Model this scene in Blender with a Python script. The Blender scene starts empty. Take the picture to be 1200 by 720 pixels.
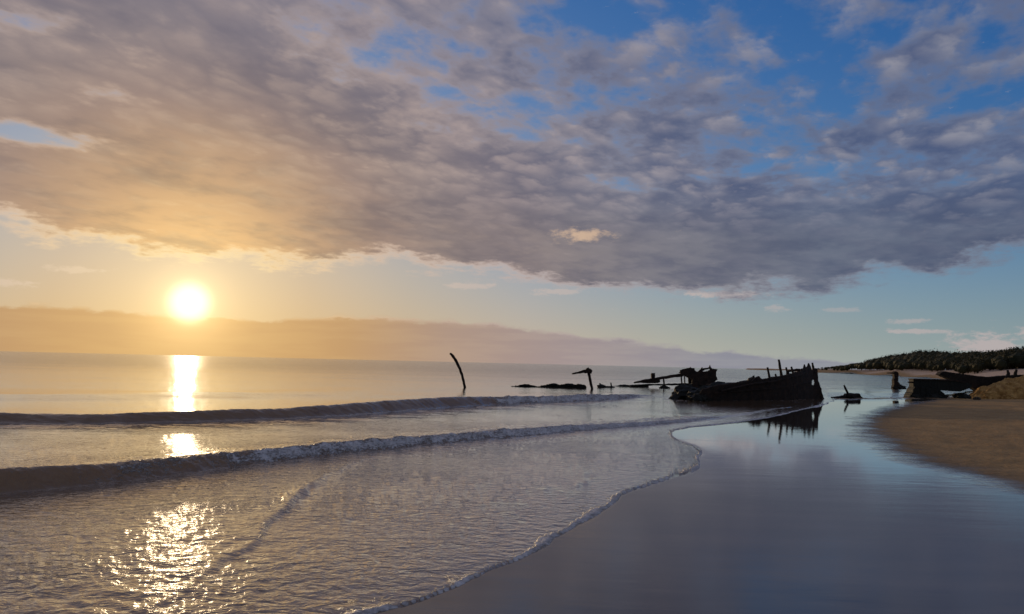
import bpy, bmesh, math, random
import numpy as np
from mathutils import Matrix, Vector

scene = bpy.context.scene
COL = scene.collection
rad = math.radians

# ------------------------------------------------------------------ camera
EYE = 1.6
cam_data = bpy.data.cameras.new("camera")
cam_data.sensor_fit = 'HORIZONTAL'
cam_data.angle = rad(67.38)
cam_data.clip_start = 0.05
cam_data.clip_end = 60000.0
cam = bpy.data.objects.new("camera", cam_data)
COL.objects.link(cam)
cam.matrix_world = (Matrix.Translation((0, 0, EYE)) @ Matrix.Rotation(rad(90 + 4.187), 4, 'X')
                    @ Matrix.Rotation(rad(1.358), 4, 'Z'))
scene.camera = cam

# ------------------------------------------------------------------ exposure and sampling
vs = scene.view_settings
vs.view_transform = 'Standard'
vs.look = 'None'
vs.gamma = 1.0
vs.use_curve_mapping = False
vs.exposure = 0.8
scene.render.engine = 'CYCLES'
scene.cycles.use_denoising = True
scene.cycles.max_bounces = 6
scene.cycles.glossy_bounces = 3
scene.cycles.diffuse_bounces = 2
scene.cycles.caustics_reflective = False
scene.cycles.caustics_refractive = False
scene.cycles.sample_clamp_indirect = 3.0
scene.cycles.sample_clamp_direct = 4.0
EXPO = 2.0 ** vs.exposure

# ------------------------------------------------------------------ node helpers
def lin(r, g, b):
    f = lambda c: c / 12.92 if c <= 0.04045 else ((c + 0.055) / 1.055) ** 2.4
    return (f(r / 255.0), f(g / 255.0), f(b / 255.0))

class Graph:
    """Small wrapper that writes node maths as ordinary arithmetic."""
    def __init__(self, tree):
        self.t = tree
    def node(self, kind, **kw):
        n = self.t.nodes.new(kind)
        for k, v in kw.items():
            setattr(n, k, v)
        return n
    def put(self, sock, v):
        if isinstance(v, Val):
            self.t.links.new(v.s, sock)
        elif hasattr(v, 'is_output'):
            self.t.links.new(v, sock)
        else:
            sock.default_value = v
    def math(self, op, a, b=None, c=None, clamp=False):
        n = self.node('ShaderNodeMath', operation=op, use_clamp=clamp)
        for i, v in enumerate((a, b, c)):
            if v is not None:
                self.put(n.inputs[i], v)
        return Val(self, n.outputs[0])
    def smooth(self, v, lo, hi, a=0.0, b=1.0):
        n = self.node('ShaderNodeMapRange', interpolation_type='SMOOTHSTEP')
        for i, x in enumerate((v, lo, hi, a, b)):
            self.put(n.inputs[i], x)
        return Val(self, n.outputs[0])
    def ramp(self, v, lo, hi, stops, interp='LINEAR'):
        """stops: (position in v's units, linear colour)"""
        n = self.node('ShaderNodeValToRGB')
        cr = n.color_ramp
        cr.interpolation = interp
        while len(cr.elements) < len(stops):
            cr.elements.new(0.5)
        for e, (p, c) in zip(cr.elements, stops):
            e.position = (p - lo) / (hi - lo)
            e.color = (*c, 1) if len(c) == 3 else c
        self.put(n.inputs[0], (v - lo) * (1.0 / (hi - lo)))
        return n.outputs[0]
    def curve(self, v, lo, hi, pts, ylo, yhi):
        stops = [(p, ((y - ylo) / (yhi - ylo),) * 3) for p, y in pts]
        return Val(self, self.ramp(v, lo, hi, stops, 'B_SPLINE')) * (yhi - ylo) + ylo
    def mix(self, f, a, b, blend='MIX'):
        n = self.node('ShaderNodeMix', data_type='RGBA', blend_type=blend)
        self.put(n.inputs[0], f)
        for i, v in ((6, a), (7, b)):
            if isinstance(v, tuple):
                v = (*v[:3], 1)
            self.put(n.inputs[i], v)
        return n.outputs[2]
    def noise(self, vec, scale, detail=5.0, rough=0.55, dist=0.0, lac=2.0, dim='3D'):
        n = self.node('ShaderNodeTexNoise', noise_dimensions=dim)
        self.put(n.inputs['Vector'], vec)
        for k, v in (('Scale', scale), ('Detail', detail), ('Roughness', rough), ('Distortion', dist), ('Lacunarity', lac)):
            self.put(n.inputs[k], v)
        return Val(self, n.outputs[0])
    def vec(self, x, y, z=0.0):
        n = self.node('ShaderNodeCombineXYZ')
        for i, v in enumerate((x, y, z)):
            self.put(n.inputs[i], v)
        return n.outputs[0]

class Val:
    def __init__(self, g, s):
        self.g, self.s = g, s
    def __add__(self, o): return self.g.math('ADD', self, o)
    __radd__ = __add__
    def __sub__(self, o): return self.g.math('SUBTRACT', self, o)
    def __rsub__(self, o): return self.g.math('SUBTRACT', o, self)
    def __mul__(self, o): return self.g.math('MULTIPLY', self, o)
    __rmul__ = __mul__
    def __truediv__(self, o): return self.g.math('DIVIDE', self, o)
    def __rtruediv__(self, o): return self.g.math('DIVIDE', o, self)
    def max(self, o): return self.g.math('MAXIMUM', self, o)
    def min(self, o): return self.g.math('MINIMUM', self, o)
    def pow(self, o): return self.g.math('POWER', self, o)
    def exp(self): return self.g.math('EXPONENT', self)
    def clamp(self): return self.g.math('ADD', self, 0.0, clamp=True)

# ------------------------------------------------------------------ sky: clear evening air, a sun low over the sea, broken cloud
SUN_AZ, SUN_EL = -22.83, 3.63           # degrees, azimuth clockwise from +Y
SUN_DIR = Vector((math.sin(rad(SUN_AZ)) * math.cos(rad(SUN_EL)), math.cos(rad(SUN_AZ)) * math.cos(rad(SUN_EL)), math.sin(rad(SUN_EL))))
SKY_STRENGTH = 0.12
world = bpy.data.worlds.new("World")
scene.world = world
world.use_nodes = True

def build_sky(tree):
    g = Graph(tree)
    K = 1.0 / (SKY_STRENGTH * EXPO)
    bg = tree.nodes['Background']
    bg.inputs[1].default_value = SKY_STRENGTH
    air = g.node('ShaderNodeTexSky', sky_type='NISHITA', sun_disc=False)
    air.sun_elevation, air.sun_rotation = rad(SUN_EL), rad(SUN_AZ)
    air.air_density, air.dust_density, air.ozone_density = 1.0, 0.9, 4.5
    tc = g.node('ShaderNodeTexCoord')
    sep = g.node('ShaderNodeSeparateXYZ')
    tree.links.new(tc.outputs['Generated'], sep.inputs[0])
    X, Y, Z = (Val(g, sep.outputs[i]) for i in range(3))
    deg = 180 / math.pi
    az = g.math('ARCTAN2', X, Y) * deg
    el = g.math('ARCSINE', Z).max(0.0) * deg
    cosang = (X * SUN_DIR.x + Y * SUN_DIR.y + Z * SUN_DIR.z).min(1.0)
    ang = g.math('ARCCOSINE', cosang) * deg
    # the cloud deck as a level sheet overhead
    inv = 1.0 / (Z.max(0.0) + 0.12)
    c, s = math.cos(rad(-28)), math.sin(rad(-28))
    u = (X * c + Y * s) * inv
    v = (Y * c - X * s) * inv
    flat = dict(dim='2D')
    P = g.vec(u * 0.80 + 31.7, v * 0.72 + 12.3)
    n_big = g.noise(P, 0.70, 2, 0.5, 0.0, **flat)
    n_mid = g.noise(P, 3.0, 5, 0.53, 0.12, **flat)
    n_puff = g.noise(g.vec(u * 0.95 + 9.1, v * 0.70 + 4.0), 7.0, 5, 0.55, 0.1, **flat)
    n_fine = g.noise(g.vec(u * 0.9 + 3.3, v * 0.75), 17.0, 3, 0.62, 0.0, **flat)
    n_edge = g.noise(g.vec(az * 0.10 + 40, el * 0.20), 1.7, 6, 0.6, 0.0, **flat)
    cell = g.node('ShaderNodeTexVoronoi', feature='F1', voronoi_dimensions='2D')
    g.put(cell.inputs['Vector'], g.vec(u * 0.9 + n_mid * 0.35, v * 0.7 + n_puff * 0.25, 0.0))
    cell.inputs['Scale'].default_value = 9.0
    lump_n = n_puff * 0.62 + (0.62 - Val(g, cell.outputs['Distance'])) * 0.34 + n_fine * 0.14
    gauss = lambda a0, e0, sa, se: (((az - a0) * (1 / sa)).pow(2.0) * -1.0 - ((el - e0) * (1 / se)).pow(2.0)).exp()
    # far edge of the deck
    edge = g.curve(az, -60, 60, [(-60, 9.0), (-36, 8.2), (-29, 7.2), (-22, 6.4), (-14, 7.0), (-10, 7.3), (-4, 6.7), (2, 6.1), (8, 5.6), (13, 5.2), (18, 5.3), (24, 5.9), (30, 7.0), (36, 8.0), (60, 9.0)], 0, 12)
    ed = el - edge + (n_mid - 0.5) * 2.0 + (n_fine - 0.5) * 1.0 + (n_edge - 0.5) * 3.6
    inside = g.smooth(ed, -0.5, 0.7)
    # thickness: solid towards the sun, broken away from it and overhead
    openness = g.smooth(az + (el - 10.0) * 0.9, -18, 30)
    band = g.smooth(el, 8.5, 14.0)
    cov = 0.245 - openness * band * 0.165 - g.smooth(el, 12.0, 20.0) * 0.045 - gauss(-33, 13.6, 6.5, 0.75) * 0.28 - gauss(-8.5, 16.5, 5.0, 2.2) * 0.10 \
        - gauss(-12, 22, 6, 3) * 0.12 - gauss(4, 20, 8, 5) * 0.06 - gauss(-34, 20.5, 5, 1.6) * 0.12 - gauss(19, 13.5, 9, 2.2) * 0.07 - gauss(31, 9.8, 4.0, 0.9) * 0.12 \
        - gauss(22, 20, 4, 3) * 0.06
    dens = n_mid * 0.38 + n_big * 0.14 + n_puff * 0.36 + n_fine * 0.12 + cov - 0.5
    veil = inside * g.smooth(dens, -0.09, 0.07)
    rim = (1.0 - g.smooth(ed, 0.05, 1.0)) * (0.95 - g.smooth(ang, 25.0, 45.0) * 0.5)
    thin = (1.0 - g.smooth(dens, -0.02, 0.14)) * 0.5
    lit_amt = 0.12 + g.smooth(el, 8.5, 16.0) * 0.12 + openness * band * 0.58
    puff = inside * g.smooth(lump_n + cov * 0.25 + (n_big - 0.5) * 0.25, 0.40, 0.69) * lit_amt
    bright = rim.max(thin * (1.0 - openness * 0.6)).clamp()
    body_c = g.ramp(ang, 0, 180, [(0, lin(244, 196, 126)), (5, lin(220, 176, 120)), (9, lin(182, 148, 116)), (14, lin(148, 126, 116)), (18, lin(142, 126, 121)), (23, lin(136, 123, 122)), (28, lin(126, 119, 123)), (33, lin(118, 116, 125)), (45, lin(98, 105, 123)), (60, lin(84, 94, 118)), (90, lin(104, 108, 126)), (150, lin(142, 138, 142))])
    lit_c = g.ramp(ang, 0, 180, [(0, lin(255, 232, 172)), (7, lin(252, 218, 165)), (13, lin(224, 194, 168)), (22, lin(200, 178, 168)), (33, lin(174, 164, 166)), (45, lin(154, 152, 162)), (60, lin(150, 150, 160)), (90, lin(164, 162, 166)), (150, lin(190, 182, 178))])
    body_c = g.mix(g.smooth(el, 13.0, 27.0) * 0.55, body_c, lin(104, 108, 131))
    body_c = g.mix(openness * band * 0.55, body_c, lin(80, 99, 138))
    # mottling of the body itself
    mott = g.smooth(n_big * 0.25 + n_mid * 0.40 + n_puff * 0.30 + n_fine * 0.05, 0.40, 0.60)
    body2 = g.mix(mott, g.mix(1.0, body_c, (1.14, 1.12, 1.08), 'MULTIPLY'), g.mix(1.0, body_c, (0.74, 0.77, 0.86), 'MULTIPLY'))
    cloud = g.mix(bright, body2, lit_c)
    puff_c = g.mix(g.smooth(n_fine, 0.3, 0.7) * 0.35, lit_c, body_c)
    deck = veil.max(puff)
    cloud = g.mix(puff, cloud, puff_c)
    haze_c = g.ramp(ang, 0, 90, [(0, lin(248, 204, 122)), (8, lin(220, 178, 114)), (15, lin(206, 175, 134)), (24, lin(200, 180, 160)), (36, lin(184, 181, 170)), (50, lin(164, 175, 174)), (90, lin(130, 155, 172))])
    # low bank along the horizon
    nb = g.noise(g.vec(az * 0.10 + 20, el * 0.30), 2.6, 6, 0.6, **flat)
    bank_top = g.curve(az, -60, 60, [(-60, 2.9), (-35, 2.9), (-28, 3.2), (-22, 2.4), (-14, 3.1), (-6, 3.05), (-1, 2.9), (4, 2.3), (10, 1.6), (16, 1.2), (21, 0.75), (27, 0.45), (60, 0.4)], 0, 6)
    bd = bank_top - el + (nb - 0.5) * 1.5
    bank = g.smooth(bd, -0.10, 0.26)
    bank_rim = g.smooth(bd, -0.15, 0.10) * (1.0 - g.smooth(bd, 0.05, 0.35)) * g.smooth(nb, 0.42, 0.6)
    bank_c = g.ramp(ang, 0, 90, [(0, lin(240, 186, 105)), (5, lin(202, 156, 98)), (11, lin(188, 146, 100)), (18, lin(168, 141, 126)), (27, lin(156, 140, 142)), (38, lin(136, 136, 150)), (90, lin(118, 130, 152))])
    bank_c = g.mix(g.smooth(g.noise(g.vec(az * 0.10 + 7, el * 0.9), 1.6, 4, 0.55, **flat), 0.35, 0.65) * 0.16, bank_c, haze_c)
    bank_c2 = g.mix(bank_rim * 0.55, bank_c, lit_c)
    # small detached clouds
    ns = g.noise(g.vec(az * 0.45 + 60, el * 1.1), 1.9, 6, 0.68, **flat)
    small = None
    for a0, e0, sa, se, k in ((15.5, 5.3, 3.6, 0.30, 0.9), (5.2, 9.6, 2.3, 0.55, 1.0), (-3.2, 5.7, 2.2, 0.32, 0.55), (3.3, 5.4, 2.2, 0.30, 0.6), (31.8, 1.9, 2.6, 0.75, 1.0), (36, 2.4, 3, 0.9, 1.0),
                              (28.0, 2.75, 2.2, 0.18, 0.8), (27.4, 3.4, 1.2, 0.25, 0.6), (-30, 5.4, 2.0, 0.25, 0.6), (-33.6, 4.3, 1.6, 0.3, 0.6), (19.1, 4.4, 0.9, 0.35, 0.55), (23.2, 4.2, 1.4, 0.2, 0.4)):
        t = g.smooth(gauss(a0, e0, sa, se) * 1.2 + (ns - 0.5) * 2.3, 0.40, 1.05) * k
        small = t if small is None else small.max(t)
    # clear air: the sky model, its brightest part near the sun held back as a phone camera does
    def scaled(colour, k):
        return g.mix(1.0, colour, (k, k, k), 'MULTIPLY')
    raw = g.mix(1.0, air.outputs[0], (0.50, 0.88, 1.36), 'MULTIPLY')
    room = (0.98 * K, 0.95 * K, 1.1 * K)
    clear = g.mix(1.0, g.mix(1.0, raw, room, 'MULTIPLY'), g.mix(1.0, raw, room, 'ADD'), 'DIVIDE')
    depth = 6.0 + (ang * (-1 / 16.0)).exp() * 16.0
    clear = g.mix((el * -1.0 / depth).exp() * 0.92, clear, scaled(haze_c, K))
    sky1 = g.mix(small, clear, scaled(g.mix(0.5, lit_c, lin(202, 188, 178)), K))
    sky2 = g.mix(bank * 0.86, sky1, scaled(bank_c2, K))
    glint = g.smooth(gauss(5.2, 9.6, 2.2, 0.6) * 1.2 + (ns - 0.5) * 2.0, 0.35, 1.25)      # one lit tuft under the deck
    cloud = g.mix(glint * 0.7, cloud, lin(224, 190, 158))
    sky3 = g.mix(deck * 0.97, sky2, scaled(cloud, K))
    # sun and its aureole
    core = (1.0 - g.smooth(ang, 0.30, 0.62)) * 8.0 + ((ang * (1 / 1.3)).pow(4.0) * -1.0).exp() * 0.75
    aura = ((ang * (1 / 1.9)).pow(2.0) * -1.0).exp() * 0.30 + (ang * (-1 / 2.2)).exp() * 0.22 + (ang * (-1 / 7.0)).exp() * 0.20
    def beam(colour, amount):
        n = g.node('ShaderNodeVectorMath', operation='SCALE')
        n.inputs[0].default_value = tuple(c * K for c in colour)
        g.put(n.inputs['Scale'], amount)
        return n.outputs[0]
    out = g.mix(1.0, sky3, beam((1.0, 0.90, 0.70), core), 'ADD')
    out = g.mix(1.0, out, beam((1.0, 0.78, 0.42), aura), 'ADD')
    tree.links.new(out, bg.inputs[0])

build_sky(world.node_tree)
world.cycles.sampling_method = 'MANUAL'
world.cycles.sample_map_resolution = 1024

# ------------------------------------------------------------------ sun lamp
sun_data = bpy.data.lights.new("sun", 'SUN')
sun_data.energy = 1.0
sun_data.angle = rad(0.6)
sun_data.color = (1.0, 0.72, 0.42)
sun = bpy.data.objects.new("sun", sun_data)
COL.objects.link(sun)
sun.rotation_euler = (-SUN_DIR).to_track_quat('-Z', 'Y').to_euler()

# ================================================================== helpers
rng = np.random.RandomState(7)
PERM = rng.permutation(256)
PERM = np.concatenate([PERM, PERM, PERM])
GRAD = np.stack([np.cos(np.arange(256) * 2.399963), np.sin(np.arange(256) * 2.399963)], 1)

def perlin(x, y):
    xi, yi = np.floor(x).astype(np.int64), np.floor(y).astype(np.int64)
    xf, yf = x - xi, y - yi
    xi &= 255; yi &= 255
    u = xf * xf * xf * (xf * (xf * 6 - 15) + 10)
    v = yf * yf * yf * (yf * (yf * 6 - 15) + 10)
    def gr(ix, iy, dx, dy):
        gv = GRAD[PERM[PERM[ix & 255] + (iy & 255)]]
        return gv[..., 0] * dx + gv[..., 1] * dy
    a = gr(xi, yi, xf, yf); b = gr(xi + 1, yi, xf - 1, yf)
    c = gr(xi, yi + 1, xf, yf - 1); d = gr(xi + 1, yi + 1, xf - 1, yf - 1)
    return ((a + u * (b - a)) + v * ((c + u * (d - c)) - (a + u * (b - a)))) * 1.5

def fbm(x, y, octaves=4, gain=0.5):
    t, amp = 0.0, 1.0
    for k in range(octaves):
        t = t + amp * perlin(x * 2.03 ** k + 17.3 * k, y * 2.03 ** k - 9.1 * k)
        amp *= gain
    return t

def sstep(v, lo, hi):
    t = np.clip((v - lo) / (hi - lo), 0, 1)
    return t * t * (3 - 2 * t)

def chaikin(pts, n=1):
    pts = np.array(pts, float)
    for _ in range(n):
        q = np.empty((2 * len(pts), 2))
        q[0], q[-1] = pts[0], pts[-1]
        q[1:-1:2] = 0.75 * pts[:-1] + 0.25 * pts[1:]
        q[2:-1:2] = 0.25 * pts[:-1] + 0.75 * pts[1:]
        pts = q
    return pts

def line_dist(x, y, pts):
    """distance to an open polyline, signed positive on its left, and the arc length of the nearest point"""
    best = np.full(x.shape, 1e12); sign = np.ones(x.shape); arc = np.zeros(x.shape)
    run = 0.0
    for (ax, ay), (bx, by) in zip(pts[:-1], pts[1:]):
        dx, dy = bx - ax, by - ay
        L2 = dx * dx + dy * dy
        L = math.sqrt(L2)
        t = np.clip(((x - ax) * dx + (y - ay) * dy) / L2, 0, 1)
        d2 = (x - ax - t * dx) ** 2 + (y - ay - t * dy) ** 2
        m = d2 < best
        best = np.where(m, d2, best)
        sign = np.where(m, np.sign(dx * (y - ay) - dy * (x - ax) + 1e-12), sign)
        arc = np.where(m, run + t * L, arc)
        run += L
    return np.sqrt(best) * sign, arc

def inside_poly(x, y, pts):
    r = np.zeros(x.shape, bool)
    n = len(pts)
    for i in range(n):
        ax, ay = pts[i]; bx, by = pts[(i + 1) % n]
        if ay == by:
            continue
        cond = ((ay > y) != (by > y)) & (x < (bx - ax) * (y - ay) / (by - ay) + ax)
        r ^= cond
    return r

def mesh_from(name, verts, faces, mat=None, smooth=True):
    me = bpy.data.meshes.new(name)
    verts = np.asarray(verts, np.float32); faces = np.asarray(faces, np.int32)
    k = faces.shape[1]
    me.vertices.add(len(verts)); me.vertices.foreach_set('co', verts.ravel())
    me.loops.add(faces.size); me.loops.foreach_set('vertex_index', faces.ravel())
    me.polygons.add(len(faces))
    me.polygons.foreach_set('loop_start', np.arange(0, faces.size, k, dtype=np.int32))
    me.update(calc_edges=True)
    me.validate()
    me.polygons.foreach_set('use_smooth', np.full(len(me.polygons), smooth))
    if mat:
        me.materials.append(mat)
    return me

def add_attr(me, name, data):
    a = me.attributes.new(name, 'FLOAT', 'POINT')
    a.data.foreach_set('value', np.asarray(data, np.float32))

def link(name, me, parent=None, loc=None, rz=None):
    o = bpy.data.objects.new(name, me)
    COL.objects.link(o)
    if parent is not None:
        o.parent = parent
    if loc is not None:
        o.location = loc
    if rz is not None:
        o.rotation_euler = (0, 0, rz)
    return o

def thing(name, label, cat, loc, rz=0.0, group=None):
    o = link(name, None, None, loc, rz)
    return tag(o, label, cat, group)

def tag(o, label, cat, group=None):
    o['label'] = label; o['category'] = cat
    if group:
        o['group'] = group
    return o

def material(name):
    m = bpy.data.materials.new(name)
    m.use_nodes = True
    return m, Graph(m.node_tree), m.node_tree.nodes['Principled BSDF']

def attr(g, name):
    n = g.node('ShaderNodeAttribute', attribute_name=name)
    return Val(g, n.outputs['Fac'])

def position(g):
    n = g.node('ShaderNodeNewGeometry')
    s = g.node('ShaderNodeSeparateXYZ')
    g.t.links.new(n.outputs['Position'], s.inputs[0])
    return [Val(g, s.outputs[i]) for i in range(3)]

# ================================================================== materials
def make_water():
    m, g, b = material('sea_water')
    x, y, z = position(g)
    foam, shallow, far = attr(g, 'foam'), attr(g, 'shallow'), attr(g, 'far')
    fn = g.noise(g.vec(x * 1.0, y * 0.8, z * 2.0), 18.0, 6, 0.68, 0.3)
    fn2 = g.noise(g.vec(x, y * 0.6, z), 4.0, 4, 0.6)
    f = g.smooth(foam + (fn - 0.5) * 1.7 + (fn2 - 0.5) * 0.9, 0.42, 0.86)
    base = g.mix(shallow, (0.095, 0.054, 0.026), (0.25, 0.142, 0.070))
    base = g.mix(attr(g, 'face_light') * 0.6, base, (0.34, 0.185, 0.082))      # lighter brown painted on the wave faces for sunlight shining through them
    foam_c = g.mix(g.smooth(fn * 0.6 + fn2 * 0.4, 0.36, 0.62), (0.30, 0.265, 0.245), (0.78, 0.72, 0.68))
    g.put(b.inputs['Base Color'], g.mix(f, base, foam_c))
    b.inputs['IOR'].default_value = 1.42
    g.put(b.inputs['Roughness'], 0.06 + far * 0.06 + f * 0.5)
    g.put(b.inputs['Coat Weight'], (1.0 - f) * (0.45 + shallow * 0.5) * (1.0 - far * 0.85) * (1.0 - attr(g, 'face_light') * 0.6))
    b.inputs['Coat IOR'].default_value = 1.4
    b.inputs['Coat Roughness'].default_value = 0.05
    b.inputs['Specular IOR Level'].default_value = 0.5
    # small ripples the sheet itself is too coarse to carry
    r0 = g.noise(g.vec(x * 0.10, y * 0.17, 6.0), 1.0, 5, 0.6, 0.5)
    r00 = g.noise(g.vec(x * 0.018, y * 0.045, 2.0), 1.0, 4, 0.6, 0.4)
    r1 = g.noise(g.vec(x * 0.8, y * 1.4, 0.0), 2.4, 5, 0.62, 0.5)
    r2 = g.noise(g.vec(x * 1.0, y * 1.35, 4.0), 6.5, 4, 0.55, 0.5)
    crest = 1.0 - g.math('ABSOLUTE', g.noise(g.vec(x * 0.8, y * 1.3, 1.5), 5.5, 3, 0.5, 0.6) - 0.5) * 4.0
    dist = g.math('SQRT', x * x + y * y)
    close = 1.0 - g.smooth(dist, 7.0, 24.0)
    gust = g.smooth(g.noise(g.vec(x, y, 3.0), 0.45, 2, 0.5), 0.3, 0.7) * 0.7 + 0.5
    lively = g.smooth(shallow, 0.05, 0.5)
    bump = g.node('ShaderNodeBump')
    bump.inputs['Distance'].default_value = 1.0
    g.put(bump.inputs['Strength'], 1.0)
    g.put(bump.inputs['Height'], r00 * far * 1.1 + r0 * far * 0.38 + r1 * (0.006 + far * 0.034)
          + (r2 * 0.023 + crest * 0.0050) * (close * 0.85 + 0.15) * gust * (lively * 0.6 + 0.4) + f * fn * 0.03)
    g.put(b.inputs['Normal'], bump.outputs[0])
    g.put(b.inputs['Coat Normal'], bump.outputs[0])
    return m

def make_sand():
    m, g, b = material('beach_sand')
    x, y, z = position(g)
    dry = attr(g, 'dry')
    n1 = g.noise(g.vec(x, y, 0.0), 0.9, 5, 0.6)
    n2 = g.noise(g.vec(x, y, 2.0), 60.0, 4, 0.7)
    lump = g.noise(g.vec(x, y, 1.0), 6.0, 5, 0.6)
    n3 = g.noise(g.vec(x * 0.35, y * 1.5, 5.0), 1.6, 5, 0.6, 0.3)
    d = g.smooth(dry.min(1.0) + (n1 - 0.5) * 0.5 + (n3 - 0.5) * 0.35, 0.15, 0.85)
    wet_c = g.mix(g.smooth(n3 * 0.7 + n2 * 0.3, 0.35, 0.65), (0.066, 0.047, 0.032), (0.125, 0.090, 0.062))
    dry_c = g.mix(n2, (0.38, 0.235, 0.105), (0.58, 0.375, 0.18))
    dry_c = g.mix(g.smooth(n1 * 0.6 + lump * 0.4, 0.36, 0.62) * 0.45, dry_c, (0.24, 0.145, 0.066))
    dry_c = g.mix(g.smooth(dry, 1.1, 1.9), dry_c, (0.62, 0.46, 0.33))
    g.put(b.inputs['Base Color'], g.mix(d, wet_c, dry_c))
    b.inputs['IOR'].default_value = 1.333
    film = g.smooth(y + (n3 - 0.5) * 6.0 - (x - 6.0).max(0.0) * 0.35, 9.0, 15.0)
    g.put(b.inputs['Roughness'], (0.03 - film * 0.022) + (n3 - 0.5) * (0.03 - film * 0.02) + g.smooth(d, 0.0, 0.5) * 0.85)
    g.put(b.inputs['Specular IOR Level'], 0.5 - d * 0.4)
    streak = g.noise(g.vec(x * 0.22, y * 1.0, 8.0), 7.0, 5, 0.6, 0.4)
    sheet = g.noise(g.vec(x * 0.16, y * 0.8 + x * 0.06, 3.0), 3.2, 4, 0.6, 0.5)
    gap = g.smooth(g.noise(g.vec(x * 0.3, y * 0.5, 7.0), 0.5, 3, 0.5), 0.42, 0.62)
    bump = g.node('ShaderNodeBump')
    bump.inputs['Distance'].default_value = 1.0
    g.put(bump.inputs['Height'], sheet * (1.0 - d) * (0.004 - film * 0.0025) * gap + streak * (1.0 - d) * (0.0010 - film * 0.0005) + n2 * ((1.0 - film) * 0.0004 + d * 0.004) + lump * d * 0.10)
    g.put(b.inputs['Normal'], bump.outputs[0])
    g.put(b.inputs['Coat Normal'], bump.outputs[0])
    g.put(b.inputs['Coat Weight'], (1.0 - g.smooth(d, 0.0, 0.6)) * (0.32 + film * 0.68))
    b.inputs['Coat IOR'].default_value = 1.33
    b.inputs['Coat Roughness'].default_value = 0.015
    return m

def make_rough(name, c1, c2, scale=6.0, rough=0.85, bump_h=0.02, spec=0.25):
    m, g, b = material(name)
    tc = g.node('ShaderNodeTexCoord')
    n = g.noise(tc.outputs['Object'], scale, 6, 0.65, 0.3)
    n2 = g.noise(tc.outputs['Object'], scale * 6, 4, 0.6)
    g.put(b.inputs['Base Color'], g.mix(g.smooth(n * 0.7 + n2 * 0.3, 0.35, 0.68), c1, c2))
    b.inputs['Roughness'].default_value = rough
    b.inputs['Specular IOR Level'].default_value = spec
    bump = g.node('ShaderNodeBump')
    bump.inputs['Distance'].default_value = 1.0
    g.put(bump.inputs['Height'], n * bump_h + n2 * bump_h * 0.3)
    g.put(b.inputs['Normal'], bump.outputs[0])
    return m

M_WATER = make_water()
M_SAND = make_sand()
M_RUST = make_rough('rusted_iron', (0.012, 0.009, 0.007), (0.050, 0.026, 0.015), 5.0, 0.8, 0.03)
M_WEED = make_rough('weedy_iron', (0.007, 0.008, 0.006), (0.018, 0.017, 0.010), 9.0, 0.7, 0.04)
M_TIMBER = make_rough('old_timber', (0.010, 0.008, 0.006), (0.028, 0.020, 0.014), 4.0, 0.85, 0.02)
M_ROCK = make_rough('ochre_rock', (0.26, 0.13, 0.035), (0.62, 0.36, 0.12), 3.0, 0.95, 0.06)
M_STONE = make_rough('dark_stone', (0.03, 0.025, 0.02), (0.09, 0.07, 0.05), 6.0, 0.9, 0.03)
M_LEAF = make_rough('scrub_leaves', (0.020, 0.025, 0.010), (0.060, 0.050, 0.020), 0.12, 0.8, 0.0)
M_BARK = make_rough('tree_bark', (0.05, 0.04, 0.03), (0.10, 0.08, 0.06), 4.0, 0.9, 0.02)

# ================================================================== shoreline, waves
SHORE = [(-60, -3000), (-60, -80), (-6, -3), (-3.4, 1.2), (-1.7, 3.7), (-0.82, 4.98), (-0.53, 5.36), (-0.21, 5.91), (0.05, 6.36), (0.35, 6.91), (0.67, 7.57),
         (0.96, 8.31), (1.2, 9.09), (1.53, 9.97), (1.99, 10.67), (2.58, 11.49), (3.05, 12.5), (3.51, 14.07), (3.87, 15.71), (3.74, 16.69), (3.85, 18.74),
         (4.57, 20.41), (5.88, 21.92), (7.51, 24.07), (9.17, 26.57), (11.95, 31.57), (14.5, 35.5), (16.9, 40.6), (20.11, 45.2), (25.36, 49.07),
         (32.87, 58.01), (45.08, 75.14), (75.6, 117.34), (97.71, 159.87), (113.92, 197.86), (157.74, 308.36), (206.63, 464.26), (255.9, 640.0), (420, 1500)]
SHORE_C = chaikin(SHORE, 1)
LAND = np.vstack([SHORE_C, [(700, 2300), (9000, 6000), (9000, -3000)]])
DRY = chaikin([(60, -60), (9.0, 4.0), (7.4, 8.5), (7.25, 10.93), (7.37, 13.05), (7.63, 15.29), (9.04, 19.62), (11.16, 24.5), (15.46, 32.36), (20.8, 40.25), (25.5, 46.5), (33, 56.5), (46, 74.5), (76, 116.5), (98, 159), (114.5, 197), (158, 307), (207, 462), (257, 638), (421, 1498)], 2)
WAVE_A = chaikin([(-60, 0), (-40, 8), (-20, 14.0), (-11.09, 16.89), (-9.44, 17.26), (-7.1, 18.59), (-4.66, 21.46), (-3.24, 24.6), (-1.17, 28.2), (1.48, 31.49), (3.9, 34.41), (5.9, 37.46), (7.2, 40.5)], 2)
WAVE_B = chaikin([(-30, -12), (-12, 3.2), (-7.4, 6.9), (-5.57, 8.57), (-5.18, 9.1), (-4.77, 9.58), (-4.42, 10.2), (-3.7, 11.41), (-2.78, 12.95), (-1.53, 14.53), (0.07, 16.55), (2.16, 18.99), (4.27, 21.16), (7.0, 24.6), (11.5, 32.0)], 2)
WAVE_C = chaikin([(-1.95, 13.6), (-2.2, 12.4), (-2.35, 11.2), (-2.36, 10.2), (-2.35, 9.18), (-2.29, 8.15), (-2.2, 7.2), (-2.1, 6.2), (-2.2, 5.2)], 2)

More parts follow.
